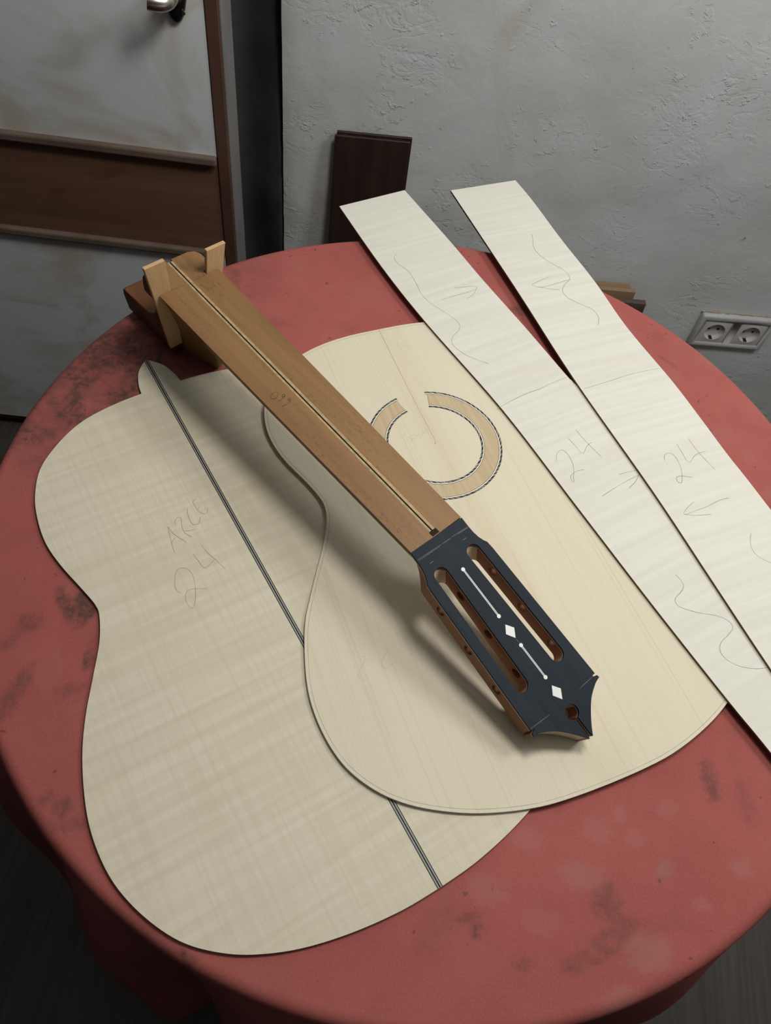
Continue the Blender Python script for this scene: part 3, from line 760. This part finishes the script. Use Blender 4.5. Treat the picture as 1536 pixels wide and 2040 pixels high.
# ------------------------------------------------------------------ two guitar sides
def side(name, l, r, z0, z1, writing, label, pw):
    L_, R_ = [Vector(p)/1000 for p in l], [Vector(p)/1000 for p in r]
    o0 = L_[0]; d = (L_[-1]-L_[0]).normalized(); ang = math.atan2(d.y, d.x) - math.pi/2      # local y runs along the grain
    mw = Matrix.Translation((o0.x, o0.y, TZ)) @ Matrix.Rotation(ang, 4, 'Z')
    inv = Matrix.Rotation(-ang, 2)
    loc = lambda p: inv @ (Vector(p) - o0)
    e = empty(name, mw); tag(e, label, 'wood strip', 'maple guitar sides')
    pl = [loc(p) for p in spline([tuple(p) for p in L_], 6)] + [loc(p) for p in spline([tuple(p) for p in R_], 6)][::-1]
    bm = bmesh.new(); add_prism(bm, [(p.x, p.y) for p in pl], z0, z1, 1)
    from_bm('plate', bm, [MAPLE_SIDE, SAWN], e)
    pencil('pencil_stroke', [[tuple(loc((x/1000, y/1000))) for x, y in s] for s in writing], pw, z1+0.00005, PENCIL_SIDE, e)
    return e
side('maple_strip', [(-115, 780.1), (-51.9, 690.4), (5.9, 617.1), (92.9, 517.5), (168.1, 418.2), (233.1, 332.3), (290.1, 259.4), (319.9, 223.1), (381.5, 144)],
     [(-45.8, 832.1), (16.8, 754.1), (58.5, 699.6), (109.4, 636.4), (155.4, 577.1), (174.7, 554.4), (320, 373), (458, 203.7)], 0.0062, 0.0086, PENCIL_S1,
     'long pale maple side strip lying on the soundboard, arrows pointing right', 0.00050)
side('maple_strip', [(8.1, 843.8), (97.2, 688.3), (160.9, 573.5), (236.7, 449.7), (285.5, 364.1), (326.9, 291.4), (408, 153.5)],
     [(84.0, 887.4), (107.3, 851.8), (144.5, 787.5), (182.5, 726.3), (217.5, 661.3), (263.1, 593.1), (291.1, 545.7), (312.2, 508.8), (347.0, 451.9), (492.5, 203.2)], 0.0089, 0.0114, PENCIL_S2,
     'long pale maple side strip nearest the sockets, arrows pointing left', 0.00050)

# ------------------------------------------------------------------ guitar neck
NO = Vector((0.04157437, 0.32377764, 0.069+TZ))
nt_, nv, nn = Vector((-0.77035861, 0.63570748, 0.04923023)), Vector((6.36490484e-01, 7.71284498e-01, 2.96618197e-04)), Vector((0.03778195, -0.03156308, 0.99878741))
NM = Matrix((nv, nt_, nn)).transposed().to_4x4(); NM.translation = NO
neck = empty('guitar_neck', NM)
tag(neck, 'brown cedar guitar neck with black slotted headstock, resting across the soundboard', 'guitar neck')
half_w = lambda t: 0.0262 + (0.0310-0.0262)*t/0.325
nbot = lambda t: -(0.069 + 0.04923*t)/0.99878 + 0.0006         # table surface below the tilted neck
def smooth01(x): x = max(0.0, min(1.0, x)); return x*x*(3-2*x)
bm = bmesh.new(); secs = []
ts = [0, .01, .05, .10, .15, .20, .24, .258, .268, .276, .282, .286, .289, .292, .297, .305, .315, .325]
for t in ts:
    w = half_w(t); b = smooth01((t-0.255)/0.037)
    dep = 0.0205 + (-nbot(t) - 0.0205)*smooth01((t-0.258)/0.034)
    wb = 0.002 + 0.0098*max(0.0, min(1.0, (t-0.289)/0.036))
    sec = []
    N = 14
    for k in range(N+1):
        s = k/N
        hw1 = w*math.sqrt(max(0.0, 1-s**2.3)); hw2 = wb + (w-wb)*(1-s)**1.7
        sec.append(((1-b)*hw1 + b*hw2 + 1e-5, -dep*s))
    ring_ = [bm.verts.new((x, t, z)) for x, z in sec] + [bm.verts.new((-x, t, z)) for x, z in sec[::-1]]
    secs.append(ring_)
for A, B in zip(secs, secs[1:]):
    n = len(A)
    for k in range(n): bm.faces.new((A[k], B[k], B[(k+1) % n], A[(k+1) % n]))
bm.faces.new(secs[0]); bm.faces.new(secs[-1][::-1])
shaft = from_bm('shaft', bm, NECK, neck, smooth=True, angle=35)
# groove for the stiffening rod
c = bmesh.new(); add_box(c, (-0.00275, 0.0008, -0.006), (0.00275, 0.33, 0.01)); boolean(shaft, [c])
# core behind the slots, inner block and foot
bm = bmesh.new()
def loft(bm, secs):
    R_ = [[bm.verts.new(p) for p in s] for s in secs]
    for A, B in zip(R_, R_[1:]):
        n = len(A)
        for k in range(n): bm.faces.new((A[k], B[k], B[(k+1) % n], A[(k+1) % n]))
    bm.faces.new(R_[0][::-1]); bm.faces.new(R_[-1])
nb = nbot(0.327)
loft(bm, [[(x, 0.3246, z) for x, z in ((0.0182, 0), (0.0120, nb), (-0.0120, nb), (-0.0182, 0))],
          [(x, 0.3300, z) for x, z in ((0.0182, 0), (0.0120, nb), (-0.0120, nb), (-0.0182, 0))]])
core = from_bm('slot_core', bm, NECK, neck)
c = bmesh.new(); add_box(c, (-0.00275, 0.30, -0.006), (0.00275, 0.34, 0.01)); boolean(core, [c])
bm = bmesh.new(); lv = []
for zf, t1, hw in ((0.0, 0.3580, 0.0290), (-0.004, 0.3590, 0.0312), (-0.014, 0.3600, 0.0312), (-0.023, 0.3605, 0.0265), (-0.034, 0.361, 0.0200), (-0.058, 0.363, 0.0195), (-0.0620, 0.370, 0.0215), (-0.0640, 0.411, 0.0232), (-0.0665, 0.4145, 0.0240), (-0.0720, 0.4145, 0.0240), (-0.0895, 0.4120, 0.0225)):
    t0 = 0.3300; ch = 0.009 if zf > -0.04 else 0.003
    z0 = max(zf, nbot(t0)); z1 = max(zf, nbot(t1))
    lv.append([(hw, t0, z0), (hw, t1-ch, z1), (hw-ch*0.28, t1-ch*0.3, z1), (hw-ch, t1, z1), (-hw+ch, t1, z1), (-hw+ch*0.28, t1-ch*0.3, z1), (-hw, t1-ch, z1), (-hw, t0, z0)])
loft(bm, lv)
bmesh.ops.recalc_face_normals(bm, faces=bm.faces[:])
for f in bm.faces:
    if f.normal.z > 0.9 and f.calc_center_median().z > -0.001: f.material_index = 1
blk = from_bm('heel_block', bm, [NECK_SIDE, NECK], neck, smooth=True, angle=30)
c = bmesh.new(); add_box(c, (-0.00275, 0.32, -0.006), (0.00275, 0.40, 0.01)); boolean(blk, [c])
# top face of the block is planed like the shaft
# stiffening rod between two maple edges
for x0, x1, nm, m_, zt in ((-0.0027, -0.00095, 'rod_edging', ROD_MAPLE, 0.00005), (0.0004, 0.0027, 'rod_edging', ROD_MAPLE, 0.00005), (-0.00094, 0.00039, 'stiffening_rod', CARBON, -0.0006)):
    bm = bmesh.new(); add_box(bm, (x0, 0.0052, -0.0058), (x1, 0.3555, zt)); from_bm(nm, bm, m_, neck)
bm = bmesh.new(); add_box(bm, (-0.0036, 0.0006, -0.004), (0.0036, 0.0050, 0.00012)); from_bm('rod_pocket', bm, CARBON, neck)
pencil('pencil_stroke', S([[(y, x) for x, y in s] for s in PENCIL_NK]), 0.00055, 0.00008, PENCIL_DARK, neck)

# headstock, tipped back from the nut
al = math.radians(11.62)
hu = Vector((-0.0296, -math.cos(al), -math.sin(al))).normalized()
hw_ = Vector((1, 0, 0)); hw_ = (hw_ - hu*hw_.dot(hu)).normalized()
hn = hw_.cross(-hu).normalized()
if hn.z < 0: hn = -hn
HM = Matrix((hw_, -hu, hn)).transposed().to_4x4()          # head local: x lateral, y = minus distance from nut, z up
hl = [(26.5, 0), (26.5, 8.6), (26.9, 14.5), (28.0, 20), (29.6, 24.0), (31.4, 27.0), (32.0, 33), (35.3, 153.0), (35.3, 154.4), (32.6, 154.4), (32.6, 155.4), (35.9, 156.4), (36.4, 158.6)]
scal = spline([(36.4, 158.6), (33.0, 159.3), (28.6, 161.0), (20.0, 166.0), (11.6, 174.0), (5.5, 181.2), (2.0, 186.2)], 4)
hl = hl + [(v.x, v.y) for v in scal[1:]]
hout = [(x/1000, -y/1000) for x, y in hl] + [(-x/1000, -y/1000) for x, y in hl[::-1]]
def capsule(u0, w0, u1, w1, r, sgn):
    a, b = Vector((sgn*w0, -u0)), Vector((sgn*w1, -u1)); d = (b-a).normalized(); n_ = Vector((-d.y, d.x)); out = []
    for k in range(17):
        t = math.pi*k/16; out.append(a + n_*r*math.cos(t) - d*r*math.sin(t))
    for k in range(17):
        t = math.pi*k/16; out.append(b - n_*r*math.cos(t) + d*r*math.sin(t))
    return [(v.x, v.y) for v in out]
def head_cuts(ramp=False):
    cs_ = []
    for sg in (-1, 1):
        c = bmesh.new(); add_prism(c, capsule(0.0272, 0.0170, 0.1248, 0.0197, 0.0062, sg), -0.0185 if ramp else -0.05, 0.0 if ramp else 0.05); cs_.append(c)
        if ramp:                                # the slot's end at the nut slopes down into the head
            for v in c.verts:
                if v.co.z < -0.01 and v.co.y > -0.0275: v.co.y -= 0.0095
    c = bmesh.new(); add_prism(c, [(0.0058*math.cos(2*math.pi*k/28), -0.1638+0.0058*math.sin(2*math.pi*k/28)) for k in range(28)], -0.05, 0.05); cs_.append(c)
    c = bmesh.new(); add_prism(c, [(-0.0013, -0.166), (0.0013, -0.166), (0.0015, -0.195), (-0.0015, -0.195)], -0.05, 0.05); cs_.append(c)
    return cs_
def head_piece(name, z0, z1, mat, tuner=False, outline_=None):
    bm = bmesh.new(); add_prism(bm, outline_ or hout, z0, z1)
    if tuner:                                   # the back of the head rounds in towards the shaft
        for v in bm.verts:
            if v.co.z < -0.01 and -v.co.y < 0.027: v.co.x *= 0.70 + 0.30*smooth01(-v.co.y/0.028)
    o = from_bm(name, bm, mat, neck)
    cs_ = head_cuts(tuner)
    if tuner:
        for u in (0.048, 0.083, 0.118):
            for sg in (-1, 1):
                c = bmesh.new(); tube(c, [(sg*0.060, -u, -0.0086), (sg*0.0085, -u, -0.0086)], 0.0042, 18); cs_.append(c)
    boolean(o, cs_)
    if tuner:                                   # tip-facing end grain: bounce light from the soundboard put into a paler colour
        o.data.materials.clear(); o.data.materials.append(mat); o.data.materials.append(END_GRAIN_BOUNCE)
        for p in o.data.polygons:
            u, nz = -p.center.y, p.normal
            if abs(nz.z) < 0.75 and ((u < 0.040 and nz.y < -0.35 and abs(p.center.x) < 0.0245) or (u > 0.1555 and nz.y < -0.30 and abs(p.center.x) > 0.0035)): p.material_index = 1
    o.data.transform(HM); o.data.update()
    return o
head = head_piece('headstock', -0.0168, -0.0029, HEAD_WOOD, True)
head_piece('veneer', -0.0029, -0.0022, WHITE_LINE)
plate = head_piece('head_plate', -0.0022, 0.0, EBONY)
def on_head(name, bm, mat):
    o = from_bm(name, bm, mat, plate); o.data.transform(HM); return o
for u, x in ((0.0331, 0.0008), (0.0770, 0.0), (0.1037, 0.0006), (0.1328, 0.0)):
    bm = bmesh.new(); add_prism(bm, [(0.0016*math.cos(2*math.pi*k/20), -u+0.0016*math.sin(2*math.pi*k/20)) for k in range(20)], -0.0004, 0.00012); on_head('dot_inlay', bm, BONE)
for u0, u1 in ((0.0345, 0.0756), (0.1051, 0.1314)):
    for x in (-0.00045, 0.00045):
        bm = bmesh.new(); add_box(bm, (x-0.00026, -u1, -0.0004), (x+0.00026, -u0, 0.00010)); on_head('line_inlay', bm, BONE)
for u in (0.0909, 0.1464):
    bm = bmesh.new(); add_prism(bm, [(0.0044, -u+0.0003), (0, -u+0.0062), (-0.0044, -u+0.0003), (0, -u-0.0062)], -0.0004, 0.00012); on_head('diamond_inlay', bm, BONE)
# scribed layout lines
for a, b in (((-26, 7.4), (-2, 8.0)), ((-25.5, 8.3), (-4, 8.7)), ((-1, 8.2), (8, 8.3)), ((9, 8.0), (26, 8.6)), ((15, 9.0), (26, 9.3)), ((-19.6, 14.9), (-15.4, 15.0)), ((15, 15.0), (19, 15.0)), ((-35, 153.2), (-16, 154.6)), ((17, 155.2), (32, 155.0)), ((-0.2, 97.4), (0.2, 102))):
    bm = bmesh.new(); add_ribbon(bm, [Vector((a[0]/1000, -a[1]/1000)), Vector(((a[0]+b[0])/2000, -(a[1]+b[1])/2000)), Vector((b[0]/1000, -b[1]/1000))], 0.00028, 0.00006)
    up(bm); me = bpy.data.meshes.new('scribed_line'); bm.to_mesh(me); bm.free(); me.transform(HM); link('scribed_line', me, CHALK, plate)

# wedges standing in the two side slots of the heel
def wedge(sg, top, label):
    bm = bmesh.new()
    outer_t, outer_b = (0.0412, 0.0270) if sg < 0 else (0.0405, 0.0270)
    zb = -0.0700
    f = lambda z: (z - zb)/(top - zb)
    def sec(t): return [(sg*0.0225 if False else sg*(0.0123+0.0065*(0.0 - zb)/0.0858 + (top/0.0858)*0.0063 + 0.0010), t, top), (sg*outer_t, t, top), (sg*outer_b, t, zb), (sg*0.0138, t, zb)]
    a, b = sec(0.3255), sec(0.3292)
    A = [bm.verts.new(p) for p in a]; B = [bm.verts.new(p) for p in b]
    bm.faces.new(A); bm.faces.new(B[::-1])
    for k in range(4): bm.faces.new((A[k], B[k], B[(k+1) % 4], A[(k+1) % 4]))
    bmesh.ops.bevel(bm, geom=bm.edges[:], offset=0.0004, segments=1, affect='EDGES')
    o = from_bm('wooden_wedge', bm, WEDGE, mw=NM)
    return tag(o, label, 'wedge', 'wedges in the neck heel')
wedge(-1, 0.0345, 'pale wooden wedge in the heel slot, on the side of the white door')
wedge(1, 0.0250, 'short pale wooden wedge in the heel slot, on the side of the plaster wall')
